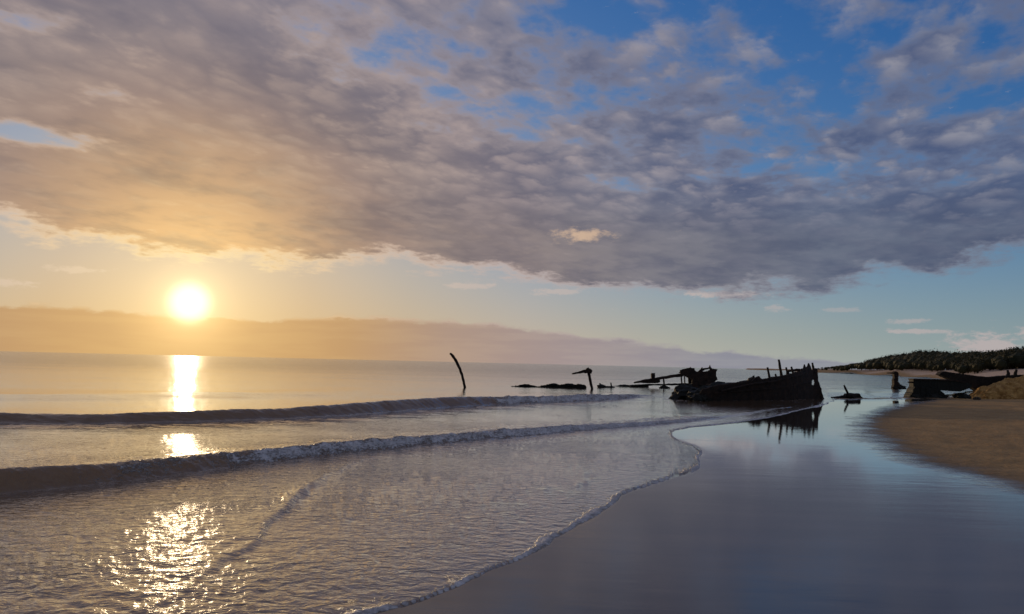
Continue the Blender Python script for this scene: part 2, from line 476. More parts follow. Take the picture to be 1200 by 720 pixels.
def shore_distance(x, y):
    """positive out at sea"""
    d, _ = line_dist(x, y, SHORE_C)
    d = np.abs(d)
    s = np.where(inside_poly(x, y, LAND), -d, d)
    k = 1.0 / (1.0 + np.hypot(x, y) / 60.0)
    return s + k * (0.09 * fbm(x * 0.55, y * 0.55, 2) + 0.035 * fbm(x * 1.9 + 5, y * 1.9, 3))

INLAND = np.vstack([np.array(SHORE[1:30]) + [0.8, -0.8], [(60, 70), (400, 300), (9000, 300), (9000, -3000), (-59, -3000)]])

def sea_field(x, y, r, full):
    s = shore_distance(x, y)
    z = np.where(s > 0, 0.026 * (1 - np.exp(-np.maximum(s, 0) / 0.30)) + 0.007 * (1 - np.exp(-(s / 0.02) ** 2)), s * 0.8)
    z = np.maximum(z, -0.08)
    off = sstep(s, 0.02, 0.9)
    foam = np.zeros_like(x)
    # long swell further out
    k3 = sstep(r, 26, 45) * np.clip(1.5 - r / 320.0, 0, 1) * sstep(s, 2, 9)
    ph = 0.72 * (y - 0.42 * x) + 3.0 * fbm(x * 0.03, y * 0.03, 2)
    ph = np.where(r < 90, ph, 0.30 * (y - 0.42 * x) + 3.0 * fbm(x * 0.012, y * 0.012, 2))
    z += k3 * 0.075 * (np.maximum(np.sin(ph), -0.3)) * np.clip(0.5 + 0.9 * fbm(x * 0.035 + 9, y * 0.06, 2), 0, 1.5)
    shallow = np.exp(-np.maximum(s, 0) / 7.0) * (1 - 0.7 * sstep(r, 30, 80))
    far = sstep(r, 12, 160)
    face_light = np.zeros_like(x)
    if not full:
        return z, s, foam, shallow, far, face_light
    edge_n = fbm(x * 4.5, y * 4.5, 3)
    wid = np.clip(0.034 * (1 + 1.1 * fbm(x * 0.9 + 2, y * 0.9, 2)), 0.012, 0.09)
    lace = np.clip(1 - 3.2 * np.abs(fbm(x * 2.2 + 0.6 * edge_n, y * 2.2, 3)), 0, 1)
    foam += np.clip(np.exp(-((s - wid) / wid) ** 2) * (1.25 + 0.6 * edge_n), 0, 1.3) + (0.34 * np.exp(-np.maximum(s, 0) / 0.12) + 0.46 * lace * np.exp(-np.maximum(s, 0) / 0.55)) * (s > 0)
    z += 0.004 * np.exp(-((s - 0.035) / 0.035) ** 2)
    # running ripples
    warp = 0.30 * fbm(x * 0.6, y * 0.6, 2)
    yy = y + 0.10 * x + warp
    k1 = off * np.clip(1.7 - r / 22.0, 0, 1)
    def ridged(px, py, octaves):
        t, amp, w = 0.0, 1.0, 1.0
        for k in range(octaves):
            n = 1 - np.abs(perlin(px * 2.1 ** k + 5.7 * k, py * 2.1 ** k + 2.9 * k)) * 1.6
            t = t + amp * n * w
            w = np.clip(n, 0.15, 1)
            amp *= 0.58
        return t - 0.9
    wx = x + 0.12 * fbm(x * 2.1 + 2, y * 2.1, 2)
    wy = yy + 0.09 * fbm(x * 1.6 + 7, y * 2.6, 2)
    patch = np.clip(0.8 + 0.55 * fbm(x * 0.45 + 3, y * 0.45, 2), 0.3, 1.5) * (1.35 + 0.55 * sstep(x, -2.6, -0.5))
    z += k1 * patch * (0.0022 * ridged(wx * 2.1, wy * 7.0, 3) + 0.0030 * ridged(wx * 4.6 + 9, wy * 11.0, 2) + 0.0020 * fbm(x * 1.5, yy * 2.6, 3, 0.6))
    wild = np.exp(-((x + 3.0) / 2.4) ** 2 - ((y - 5.8) / 3.0) ** 2)
    z += off * wild * (0.004 * fbm(x * 1.3, y * 1.8 + warp, 3, 0.5) + 0.0055 * ridged(wx * 4.4 + 4, wy * 6.5, 3))
    k2 = off * sstep(r, 8, 20) * sstep(s, 1.5, 6.0)
    z += k2 * (0.016 * fbm(x * 0.5, yy * 1.1, 4, 0.6))
    def breaker(wave, xs, hs, wf, wb, lump_from, lump_to, lump):
        nonlocal z, foam
        d, arc = line_dist(x, y, wave)
        c = d + 0.05 * fbm(x * 0.8, y * 0.5, 3)
        H = np.interp(x - 0.35 * d, xs, hs) * (1 + 0.20 * fbm(x * 0.35, y * 0.12, 2))
        up = sstep(c, -0.05, wf) ** 0.85
        prof = np.where(c < wf, up, np.exp(-(np.maximum(c - wf, 0) / wb) ** 1.4))
        z += H * prof
        face = np.exp(-((c - wf * 0.55) / (wf * 0.75)) ** 2)
        # ripples carried on the face
        z += face * (H * 0.04 * fbm(x * 1.7, y * 2.6, 4, 0.6) + 0.006 * ridged(x * 2.4, y * 4.2, 3))
        face_light[...] = np.maximum(face_light, face * np.clip(H / 0.15, 0, 1))
        brk = sstep(x + 1.3 * fbm(x * 1.1, y * 1.1, 3), *lump_from) * (1 - sstep(x, *lump_to))
        rub = fbm(x * 3.2, y * 2.6, 3) * 0.7 + (1 - 2 * np.abs(fbm(x * 8.0, y * 6.0, 3))) * 0.45
        z += brk * face * lump * 0.8 * rub * np.clip(H / 0.12, 0.35, 1.2)
        crest = np.exp(-((c - wf) / (wf * 0.5)) ** 2)
        foam += brk * (0.85 * np.exp(-((c - wf * 0.40) / (wf * 0.62)) ** 2) + 0.30 * crest) * np.clip(H / 0.07, 0.3, 1)
        # first flecks where an unbroken crest starts to curl
        foam += 0.30 * crest * np.clip(H / 0.3, 0, 1) * sstep(fbm(x * 0.9, y * 0.6, 3), 0.0, 0.5)
        return c, brk, H
    cA, bA, _ = breaker(WAVE_A, [-40, -20, -11, -7, -4.7, -2.5, -1.2, 1.5, 4, 6, 7.5], [.15, .18, .19, .25, .30, .29, .25, .24, .20, .12, 0.0], 0.46, 1.9, (-1.2, 0.2), (5.0, 7.5), 0.09)
    cB, bB, _ = breaker(WAVE_B, [-30, -12, -5.6, -4.8, -3.7, -1.5, 0, 2.2, 4.3, 7, 11], [.2, .23, .24, .19, .15, .14, .12, .085, .055, .03, .01], 0.28, 1.0, (-6.2, -3.4), (4.5, 9.0), 0.06)
    # rubble of foam trailing behind the inner breaker
    trail = bB * sstep(x, -2.0, 2.0) * np.exp(-((cB - 0.9) / 0.9) ** 2)
    foam += 0.30 * trail
    z += 0.014 * trail * fbm(x * 4, y * 4, 3)
    # sheets crossing one another in the shallows
    d, arc = line_dist(x, y, WAVE_C)
    d = d + 0.09 * fbm(x * 1.3, y * 1.3, 3)
    H = np.interp(y, [5.2, 6.2, 7.5, 8.6, 9.4, 10.4, 12, 13.4], [0.0, .016, .025, .040, .042, .020, .010, 0.0])
    z += H * np.where(-d < 0.05, sstep(-d, -0.03, 0.05), np.exp(-np.maximum(-d - 0.05, 0) / 0.22))
    cr = np.exp(-((d + 0.08) / 0.16) ** 2) * sstep(y, 7.8, 8.5) * (1 - sstep(y, 9.3, 9.9))
    z += 0.022 * cr * (1 - 2 * np.abs(fbm(x * 6, y * 5, 3)))
    foam += 0.22 * cr + 0.45 * np.exp(-((d + 0.01) / 0.035) ** 2) * sstep(y, 6.2, 7.0) * (1 - sstep(y, 8.0, 8.6))
    for pts, hh in (([(0.06, 15.03), (0.77, 12.94), (1.17, 11.26), (1.35, 10.5)], 0.016), ([(0.82, 10.01), (1.02, 10.4), (1.25, 10.63)], 0.020), ([(-0.9, 10.3), (0.2, 10.0), (1.1, 9.75)], 0.012), ([(2.2, 15.2), (3.0, 15.4), (3.7, 15.3)], 0.018)):
        dd, aa = line_dist(x, y, chaikin(pts, 1))
        dd = dd + 0.08 * fbm(x * 1.7, y * 1.7, 2)
        ln = sum(math.dist(a, b) for a, b in zip(pts[:-1], pts[1:]))
        k = np.exp(-(dd / 0.045) ** 2) * sstep(aa, 0, 0.3 * ln) * (1 - sstep(aa, 0.75 * ln, ln))
        z += hh * k
        foam += 0.25 * k
    d, _ = line_dist(x, y, chaikin([(-40, 19), (-25, 23.3), (-17.02, 25.83), (-14.88, 27.6), (-12.02, 30.6), (-7.96, 35.5), (-4, 41)], 1))
    d = d + 0.3 * fbm(x * 0.3, y * 0.3, 2)
    z += 0.11 * np.where(d < 0, np.exp(-(d / 0.8) ** 2), np.exp(-(d / 2.0) ** 2)) * (1 - sstep(x, -9, -4.5))
    # low waves running in behind the sand spit
    for off_y, hh in ((0.0, 0.16), (6.5, 0.16), (15.0, 0.20)):
        d, _ = line_dist(x, y, np.array([(14.5, 47.0 + off_y), (20, 50.5 + off_y), (27, 54.0 + off_y), (36, 60.0 + off_y)]))
        d = d + 0.35 * fbm(x * 0.25 + off_y, y * 0.25, 2)
        k = np.where(d < 0, np.exp(-(d / 0.5) ** 2), np.exp(-(d / 1.8) ** 2)) * sstep(s, 0.4, 2.0) * sstep(x, 13, 18)
        z += hh * k
        foam += 0.35 * np.exp(-((d + 0.2) / 0.4) ** 2) * sstep(fbm(x * 0.5 + off_y, y * 0.5, 3), -0.1, 0.5) * sstep(x, 15, 18) * (s > 0.3)
    # foam drifting round the hull and along the rest of the swash front
    hd, _ = line_dist(x, y, np.array([(8.0, 36.6), (12.8, 38.9), (17.6, 42.6)]))
    foam += 0.55 * np.exp(-(hd / 0.7) ** 2) * sstep(fbm(x * 0.8, y * 1.6, 3), -0.2, 0.5)
    fd = sstep(s, 0.2, 1.2) * (1 - sstep(s, 6.0, 14.0)) * sstep(y, 19, 24) * (1 - sstep(y, 42, 50)) * (x > 0)
    foam += 0.40 * fd * sstep(fbm(x * 0.45, y * 1.3, 4), -0.15, 0.7)
    return z, s, np.clip(foam, 0, 1.3), shallow, far, face_light

def build_sea():
    az = np.radians(np.concatenate([np.linspace(-180, -62, 30)[:-1], np.linspace(-62, -40, 70)[:-1], np.linspace(-40, 40, 1080), np.linspace(40, 62, 40)[1:], np.linspace(62, 177, 30)[1:]]))
    # rows: even in the depression angle, denser where a breaker stands
    rows, cand = 850, np.concatenate([np.linspace(9000, 1200, 300)[:-1], np.linspace(1200, 0.45, 6000)])      # 1440 / distance
    r_c = 1440.0 / cand
    keys = np.linspace(0, len(az) - 1, 120).astype(int)
    table = np.empty((len(keys), rows))
    for i, k in enumerate(keys):
        x, y = r_c * math.sin(az[k]), r_c * math.cos(az[k])
        w = np.gradient(-cand) * np.where(cand > 480, 0.12, 1.0)
        w = w / w.sum() * 0.66
        for wave, share, reach in ((WAVE_A, 0.15, 1.1), (WAVE_B, 0.19, 0.9)):
            d, _ = line_dist(x, y, wave)
            e = np.exp(-((d - 0.25) / reach) ** 2) * np.gradient(r_c) / (1 + r_c / 200.0)
            e = e * (r_c < 200)
            w = w + share * e / (e.sum() + 1e-9) * (1.0 if e.sum() > 0.3 else e.sum() / 0.3)
        cdf = np.cumsum(w); cdf = (cdf - cdf[0]) / (cdf[-1] - cdf[0])
        table[i] = 1.0 / np.interp(np.linspace(0, 1, rows), cdf, 1.0 / r_c)
    t = np.interp(np.arange(len(az)), keys, np.arange(len(keys)))
    i0 = np.clip(t.astype(int), 0, len(keys) - 2); ft = (t - i0)[:, None]
    R = table[i0] * (1 - ft) + table[i0 + 1] * ft
    R = np.hstack([R, np.tile([5000.0, 9000.0, 16000.0, 30000.0], (len(az), 1))])
    x = (R * np.sin(az)[:, None]).ravel(); y = (R * np.cos(az)[:, None]).ravel()
    r = np.hypot(x, y)
    # leave out everything far inland at once
    inland = inside_poly(x, y, INLAND)
    live = ~inland
    z_all, s_all = np.full(len(x), -0.08), np.full(len(x), -1.0)
    foam_all, sh_all, far_all, face_light_all = (np.zeros(len(x)) for _ in range(4))
    xa, ya, ra = x, y, r
    for sel, full in ((live & (r < 75), True), (live & (r >= 75), False)):
        z_all[sel], s_all[sel], foam_all[sel], sh_all[sel], far_all[sel], face_light_all[sel] = sea_field(xa[sel], ya[sel], ra[sel], full)
    z, s, foam, shallow, far = z_all, s_all, foam_all, sh_all, far_all
    # faces: drop the ones lying well inside the land
    n, mrow = len(az), R.shape[1]
    idx = np.arange(n * mrow).reshape(n, mrow)
    nxt = np.roll(idx, -1, axis=0)
    q = np.stack([idx[:, :-1], idx[:, 1:], nxt[:, 1:], nxt[:, :-1]], -1).reshape(-1, 4)
    keep = (s[q] > -0.12).any(1)
    q = q[keep]
    used = np.zeros(n * mrow, bool); used[q.ravel()] = True
    remap = np.cumsum(used) - 1
    me = mesh_from('sea', np.stack([x, y, z], 1)[used], remap[q][:, ::-1], M_WATER)
    for nm, dt in (('foam', foam), ('shallow', shallow), ('far', far), ('face_light', face_light_all)):
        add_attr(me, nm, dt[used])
    o = link('sea', me)
    o['kind'] = 'structure'

SPIT = np.array([(16.4, 42.2), (20.3, 44.6), (25.4, 48.2), (29.0, 50.5)])     # low bar of sand between the wet flat and the bay

def ground_height(x, y):
    s = -shore_distance(x, y)
    d, _ = line_dist(x, y, DRY)
    r = np.hypot(x, y)
    dd = -d                                          # positive on the dry side
    z = np.where(s > 0, 0.0, np.maximum(s * 0.06, -2.5))
    z = z + 0.22 * sstep(dd, -0.4, 9.0) * (s > 0) + 0.022 * sstep(dd, 0.2, 1.5) * fbm(x * 1.4, y * 1.4, 4)
    sp, _ = line_dist(x, y, SPIT)
    z = z + 0.075 * np.exp(-(sp / 0.75) ** 2)
    z = z + 3.4 * sstep(s, 1.0, 26.0) * sstep(y + 0.2 * x, 90, 170)
    z = z + 0.8 * sstep(s, 20, 120) * fbm(x * 0.02, y * 0.02, 3) * sstep(r, 90, 160)
    return z, s, dd

def build_beach():
    az = np.radians(np.concatenate([np.linspace(-180, -60, 40)[:-1], np.linspace(-60, 60, 460), np.linspace(60, 177, 40)[1:]]))
    d = np.concatenate([np.linspace(9000, 1200, 40)[:-1], np.linspace(1200, 480, 60)[:-1], np.linspace(480, 0.6, 420), [0.3, 0.15, 0.08, 0.048]])
    R = 1440.0 / d
    x = (R[None, :] * np.sin(az)[:, None]).ravel(); y = (R[None, :] * np.cos(az)[:, None]).ravel()
    z, s, dd = ground_height(x, y)
    idx = np.arange(len(x)).reshape(len(az), len(R)); nxt = np.roll(idx, -1, axis=0)
    q = np.stack([idx[:, :-1], idx[:, 1:], nxt[:, 1:], nxt[:, :-1]], -1).reshape(-1, 4)[:, ::-1]
    inner = len(x)
    me = mesh_from('beach', np.stack([x, y, z], 1), q, M_SAND)
    sp, _ = line_dist(x, y, SPIT)
    add_attr(me, 'dry', np.maximum(sstep(dd, -1.6, 2.6), 0.62 * np.exp(-(sp / 0.8) ** 2)) + sstep(s, 1.5, 10.0) * sstep(y + 0.2 * x, 90, 150))
    o = link('beach', me)
    o['kind'] = 'structure'

build_beach()
build_sea()

# ================================================================== wreck pieces
def resample(pts, step, jitter, seed, closed=True):
    r = random.Random(seed)
    out = []
    n = len(pts)
    for i in range(n if closed else n - 1):
        a, b = pts[i], pts[(i + 1) % n]
        L = math.dist(a, b)
        k = max(1, int(L / step))
        for j in range(k):
            t = j / k
            out.append((a[0] + (b[0] - a[0]) * t + r.uniform(-jitter, jitter), a[1] + (b[1] - a[1]) * t + r.uniform(-jitter, jitter)))
    if not closed:
        out.append(pts[-1])
    return out

def slab(name, outline, thick, mat, parent, y0=0.0, holes=(), step=0.07, jitter=0.014, seed=1, bulge=0.02):
    """plate cut to an outline in the local x-z plane, with real thickness and uneven faces"""
    bm = bmesh.new()
    edges = []
    for loop in (outline, *holes):
        vs_ = [bm.verts.new((p[0], 0, p[1])) for p in resample(loop, step, jitter, seed)]
        edges += [bm.edges.new((vs_[i], vs_[(i + 1) % len(vs_)])) for i in range(len(vs_))]
    res = bmesh.ops.triangle_fill(bm, edges=edges, use_beauty=True, use_dissolve=False)
    ext = bmesh.ops.extrude_face_region(bm, geom=bm.faces[:])
    bmesh.ops.translate(bm, vec=(0, thick, 0), verts=[e for e in ext['geom'] if isinstance(e, bmesh.types.BMVert)])
    r = random.Random(seed + 5)
    for v in bm.verts:
        v.co.y += y0 - thick / 2 + r.uniform(-bulge, bulge)
    bmesh.ops.recalc_face_normals(bm, faces=bm.faces[:])
    me = bpy.data.meshes.new(name)
    bm.to_mesh(me); bm.free()
    me.materials.append(mat)
    return link(name, me, parent)

def post(name, path, radii, mat, parent, sides=9, seed=1, rough=0.15, squash=1.0):
    """round or squared member swept along a path of 3-D points, uneven and capped"""
    r = random.Random(seed)
    P = [Vector(p) for p in path]
    fine, rad_ = [], []
    for i in range(len(P) - 1):
        k = 4
        for j in range(k):
            t = j / k
            fine.append(P[i].lerp(P[i + 1], t)); rad_.append(radii[i] + (radii[i + 1] - radii[i]) * t)
    fine.append(P[-1]); rad_.append(radii[-1])
    verts, faces = [], []
    for i, p in enumerate(fine):
        tan = (fine[min(i + 1, len(fine) - 1)] - fine[max(i - 1, 0)]).normalized()
        a = tan.cross(Vector((0.13, 1, 0.07))).normalized()
        b = tan.cross(a).normalized()
        for k in range(sides):
            th = 2 * math.pi * k / sides
            q = rad_[i] * (1 + r.uniform(-rough, rough))
            verts.append(p + a * math.cos(th) * q + b * math.sin(th) * q * squash)
    for i in range(len(fine) - 1):
        for k in range(sides):
            faces.append((i * sides + k, i * sides + (k + 1) % sides, (i + 1) * sides + (k + 1) % sides, (i + 1) * sides + k))
    me = bpy.data.meshes.new(name)
    faces.append(tuple(range(sides))[::-1]); faces.append(tuple(range((len(fine) - 1) * sides, len(fine) * sides)))
    me.from_pydata([tuple(v) for v in verts], [], faces)
    me.materials.append(mat)
    return link(name, me, parent)

def lump_mesh(name, size, mat, seed, subdiv=3, rough=0.3, freq=2.0):
    bm = bmesh.new()
    bmesh.ops.create_icosphere(bm, subdivisions=subdiv, radius=1.0)
    co = np.array([v.co[:] for v in bm.verts])
    n = fbm(co[:, 0] * freq + seed * 3.1, co[:, 1] * freq + co[:, 2] * 1.7 * freq, 3) + 0.5 * fbm(co[:, 2] * freq * 2 + seed, co[:, 0] * freq * 2, 2)
    for v, k in zip(bm.verts, n):
        v.co = Vector((v.co.x * size[0], v.co.y * size[1], v.co.z * size[2])) * (1 + rough * k)
    me = bpy.data.meshes.new(name)
    bm.to_mesh(me); bm.free()
    me.materials.append(mat)
    return me

def lump(name, loc, size, mat, parent, seed, **kw):
    return link(name, lump_mesh(name, size, mat, seed, **kw), parent, loc)

# ---- bow of the wreck
def build_bow():
    t = thing('shipwreck_bow', 'largest piece of the black rusted wreck, its broken bow hull with upright posts', 'shipwreck', (8.47, 37.87, 0), rad(31.3))
    top = [(-0.39, 0.30), (-0.30, 0.37), (-0.17, 0.58), (0.28, 0.69), (0.86, 0.8), (1.74, 0.87), (2.34, 0.94), (2.7, 0.98), (2.95, 1.03), (3.13, 1.09), (3.32, 1.03), (3.57, 1.21), (3.75, 1.25), (3.94, 1.12), (4.32, 1.13), (4.84, 1.19),
           (5.95, 1.32), (6.6, 1.4), (7.22, 1.49), (7.93, 1.56), (8.04, 1.68), (8.28, 1.7), (8.42, 1.93), (8.57, 1.78), (8.69, 1.74), (8.92, 1.83), (9.07, 2.01), (9.21, 1.93), (9.34, 1.84), (9.52, 1.65), (9.73, 1.61), (9.9, 1.61), (10.16, 1.64)]
    tx, tz = [p[0] for p in top], [p[1] for p in top]
    stem_z, stem_x = [-0.35, -0.05, 0.14, 0.74, 1.01, 1.38, 1.66], [10.78, 10.66, 10.49, 10.34, 10.19, 10.16, 10.16]
    def shell(name, side, drop, u0, hole, seed):
        nu, nv = 210, 34
        r = random.Random(seed)
        U = np.linspace(u0, 10.16, nu)
        zt = np.interp(U, tx, tz) - drop * (1 - np.clip((U - 8.9) / 1.0, 0, 1)) + (fbm(U * 3.0 + seed, U * 0, 3) * (0.03 if side < 0 else 0.10))
        verts, faces = [], []
        for i, u in enumerate(U):
            f = (u - u0) / (10.16 - u0)
            for j in range(nv):
                v = j / (nv - 1)
                zz = -0.35 + (zt[i] + 0.35) * v
                # towards the stem the columns lean to follow its rake
                uu = u + (np.interp(zz, stem_z, stem_x) - 10.16) * f ** 6
                half = max(0.0, 1.55 * (1 - ((max(uu, 0.0)) / 9.75) ** 2.6)) * (0.80 + 0.20 * min(1, max(0, zz + 0.35) / 1.6)) + 0.05
                half += 0.02 * math.sin(u * 1.1 + seed) + 0.006 * math.sin(u * 7.3 + zz * 5)
                verts.append((uu, side * half, zz))
        for i in range(nu - 1):
            for j in range(nv - 1):
                a = i * nv + j
                c = verts[a]
                if (c[0] - hole[0]) ** 2 + (c[2] - hole[1]) ** 2 < hole[2] ** 2:
                    continue
                if side < 0 and r.random() < 0.004 and 1.0 < c[0] < 7.5 and c[2] > 0.35:
                    continue
                if side > 0 and r.random() < 0.05 and c[0] < 5:
                    continue
                faces.append((a, a + nv, a + nv + 1, a + 1) if side > 0 else (a, a + 1, a + nv + 1, a + nv))
        me = bpy.data.meshes.new(name)
        me.from_pydata(verts, [], faces)
        me.materials.append(M_RUST)
        for p in me.polygons:
            p.use_smooth = True
        o = link(name, me, t)
        md = o.modifiers.new('thickness', 'SOLIDIFY'); md.thickness = 0.05; md.offset = 0
        return o
    near = shell('hull_side', -1, 0.0, -0.39, (9.73, 0.89, 0.165), 1)
    far = shell('hull_side', 1, 0.42, 0.6, (9.83, 0.88, 0.24), 4)
    half = lambda u: max(0.0, 1.55 * (1 - (max(u, 0.0) / 9.75) ** 2.6)) + 0.05
    # rubbing strake below the broken edge
    post('strake', [(u, -half(u) - 0.03, np.interp(u, tx, tz) - 0.20 - 0.1 * (u < 2)) for u in (0.9, 2.2, 3.4, 4.6, 5.8, 7.0, 7.9, 8.7)], [0.045] * 8, M_RUST, near, 6, 3, 0.2, 1.2)
    post('strake', [(u, -half(u) * 0.93 - 0.03, np.interp(u, tx, tz) * 0.52) for u in (0.6, 2.2, 3.4, 4.6, 5.8, 7.0, 8.2, 9.3)], [0.035] * 8, M_RUST, near, 6, 8, 0.2, 1.2)
    # stem bar
    post('stem_post', [(10.80, 0, -0.4), (10.56, 0, 0.0), (10.44, 0, 0.4), (10.32, 0, 0.74), (10.18, 0, 1.01), (10.14, 0, 1.38), (10.13, 0, 1.64)], [.17, .15, .12, .09, .075, .07, .06], M_RUST, t, 8, 5, 0.2)
    post('frame_post', [(9.93, 0.0, 1.45), (9.87, 0, 1.72), (9.79, 0, 2.02)], [.085, .07, .05], M_RUST, t, 7, 6)
    post('bracket', [(9.90, 0, 1.66), (10.05, 0, 1.67), (10.22, 0, 1.68)], [.06, .055, .035], M_RUST, t, 7, 9)
    # ribs still standing above the hull side
    for (u0, z0, u1, z1, rr) in ((4.86, 0.9, 4.70, 1.70, .065), (5.98, 1.0, 5.77, 2.12, .068), (6.62, 1.1, 6.50, 1.73, .055), (7.24, 1.2, 7.11, 1.77, .055), (5.44, 1.1, 5.39, 1.38, .05)):
        y0 = -half(u0) + 0.10
        post('rib', [(u0, y0, z0), ((u0 + u1) / 2, y0 + 0.02, (z0 + z1) / 2), (u1, y0 + 0.05, z1)], [rr * 1.15, rr, rr * 0.8], M_RUST, t, 7, int(u0 * 10), 0.18)
    # deck beams between the two sides
    for u in (1.6, 3.0, 4.4, 5.8, 7.2, 8.4):
        zz = np.interp(u, tx, tz) - 0.32
        post('deck_beam', [(u, -half(u) * 0.96, zz), (u + 0.05, 0, zz + 0.03), (u, half(u) * 0.9, zz - 0.05)], [.07, .075, .07], M_RUST, t, 6, int(u * 7), 0.2)
    # growth-covered rubble at the broken end and inside
    for (u, yy, zz, a, b, c, sd) in ((0.25, -0.9, 0.12, .75, .55, .42, 1), (1.2, -0.6, 0.25, .8, .7, .48, 2), (0.8, 0.5, 0.2, .9, .6, .5, 3), (2.6, 0.0, 0.3, 1.1, .9, .52, 4), (3.7, -1.1, 0.95, .22, .3, .28, 5), (4.6, 0.1, 0.3, 1.3, .9, .6, 6), (-0.15, -1.3, 0.08, .4, .35, .3, 8)):
        lump('rubble', (u, yy, zz), (a, b, c), M_WEED, t, sd)
build_bow()

# ---- middle part of the wreck, further out
def build_midship():
    t = thing('wreck_midship', 'jagged middle part of the wreck with open windows, just behind the bow hull', 'shipwreck', (12.96, 58.0, 0))
    out = [(-0.27, 1.38), (-0.0, 1.48), (0.48, 1.6), (0.51, 1.65), (0.57, 1.56), (0.8, 1.55), (0.86, 1.37), (1.01, 1.29), (1.15, 1.36), (1.28, 1.51), (1.38, 1.66), (1.43, 1.55), (1.90, 1.65), (1.97, 1.84), (2.04, 1.66), (2.12, 1.56), (2.54, 1.51),
           (2.44, 1.31), (2.43, 1.06), (2.55, 0.74), (2.36, 0.62), (2.3, 0.2), (2.3, -0.2), (0.6, -0.2), (0.62, 0.45), (0.64, 0.7), (0.32, 0.91), (0.06, 0.98), (-0.26, 0.90)]
    h1 = [(1.43, 1.33), (1.54, 1.43), (1.90, 1.53), (1.97, 1.48), (1.8, 1.37), (1.5, 1.30)]
    h2 = [(1.50, 0.74), (1.78, 0.74), (1.78, 0.65), (1.50, 0.65)]
    slab('hull_plate', out, 0.09, M_RUST, t, -0.3, (h1, h2), 0.06, 0.012, 3, 0.015)
    back = [(-0.1, 1.2), (0.4, 1.4), (0.8, 1.42), (0.9, 1.15), (1.3, 1.15), (1.38, 0.85), (1.9, 0.85), (2.0, 1.2), (2.3, 1.3), (2.3, -0.2), (0.7, -0.2), (0.6, 0.8)]
    slab('hull_plate', back, 0.08, M_RUST, t, 0.9, (), 0.08, 0.015, 8, 0.02)
    for u, zz in ((0.05, 1.25), (0.7, 1.35), (2.2, 1.25), (0.95, 0.55), (2.1, 0.45)):
        post('cross_beam', [(u, -0.32, zz), (u, 0.3, zz - 0.02), (u, 0.95, zz - 0.03)], [.07, .07, .07], M_RUST, t, 6, int(u * 9), 0.2)
    post('fallen_beam', [(0.0, -0.2, 1.05), (-1.28, -0.2, 0.83), (-2.18, -0.2, 0.66), (-3.0, -0.2, 0.50), (-3.7, -0.2, 0.37)], [.13, .11, .10, .11, .05], M_RUST, t, 7, 12, 0.2)
    slab('gusset', [(-3.5, 0.42), (-2.5, 0.62), (-1.75, 0.66), (-1.72, 0.45), (-2.0, 0.36), (-2.9, 0.34)], 0.14, M_RUST, t, -0.2, seed=9)
    slab('bollard_stub', [(-2.4, 0.6), (-2.42, 1.08), (-2.36, 1.12), (-2.14, 1.12), (-2.12, 0.65)], 0.24, M_RUST, t, -0.2, seed=10, bulge=0.01)
    for (u0, z0, u1, z1, k) in ((-0.16, 0.95, -0.04, -0.1, .055), (0.10, 0.96, 0.14, -0.1, .045), (-1.48, 0.76, -1.38, -0.1, .06)):
        post('prop', [(u0, -0.2, z0), ((u0 + u1) / 2, -0.2, (z0 + z1) / 2), (u1, -0.2, z1)], [k, k, k * 1.1], M_RUST, t, 6, int(u0 * 30) + 60, 0.15)
    post('sunken_rail', [(-3.9, 0.5, 0.10), (-2.7, 0.5, 0.20), (-1.4, 0.45, 0.25), (-0.5, 0.4, 0.30), (0.5, 0.3, 0.33), (1.0, 0.3, 0.3)], [.06, .07, .06, .08, .09, .08], M_WEED, t, 7, 15, 0.3)
    for (u, yy, zz, a, b, c, sd) in ((1.5, 0.3, 0.1, 1.0, .8, .4, 11), (0.3, 0.3, 0.0, .6, .5, .28, 12), (-1.4, -0.1, 0.0, .4, .3, .2, 13)):
        lump('rubble', (u, yy, zz), (a, b, c), M_WEED, t, sd)
build_midship()

# ---- lone members further left
t = thing('curved_rib', 'lone curved wreck rib leaning left, standing in the sea left of the others', 'wreck post', (-2.74, 46.98, 0))
post('shaft', [(0.06, 0, -0.5), (0.0, 0, 0.0), (-0.09, 0, 0.39), (-0.2, 0, 0.8), (-0.35, 0, 1.18), (-0.57, 0, 1.62), (-0.78, 0, 1.93), (-0.93, 0, 2.09)], [.085, .08, .076, .080, .084, .088, .090, .07], M_RUST, t, 9, 21, 0.12)
lump('broken_tip', (-0.93, 0, 2.08), (.075, .07, .07), M_RUST, t, 41, subdiv=2)

t = thing('hammer_post', 'wreck post topped by a crossbar pointing left, like a hammer, standing in the sea', 'wreck post', (5.35, 50.27, 0))
post('shaft', [(0.05, 0, -0.5), (0.0, 0, 0.0), (-0.15, 0, 0.66), (-0.3, 0, 1.32)], [.095, .09, .085, .095], M_RUST, t, 8, 22, 0.15)
slab('crossbar', [(-1.36, 0.99), (-1.33, 1.06), (-0.91, 1.16), (-0.6, 1.28), (-0.47, 1.30), (-0.40, 1.40), (-0.28, 1.44), (-0.15, 1.36), (-0.05, 1.30), (-0.02, 1.20), (-0.08, 1.05), (-0.2, 1.08), (-0.45, 1.06), (-0.6, 1.09), (-0.82, 1.03), (-1.1, 0.99), (-1.3, 0.95)], 0.22, M_RUST, t, 0.0, seed=23, bulge=0.03)

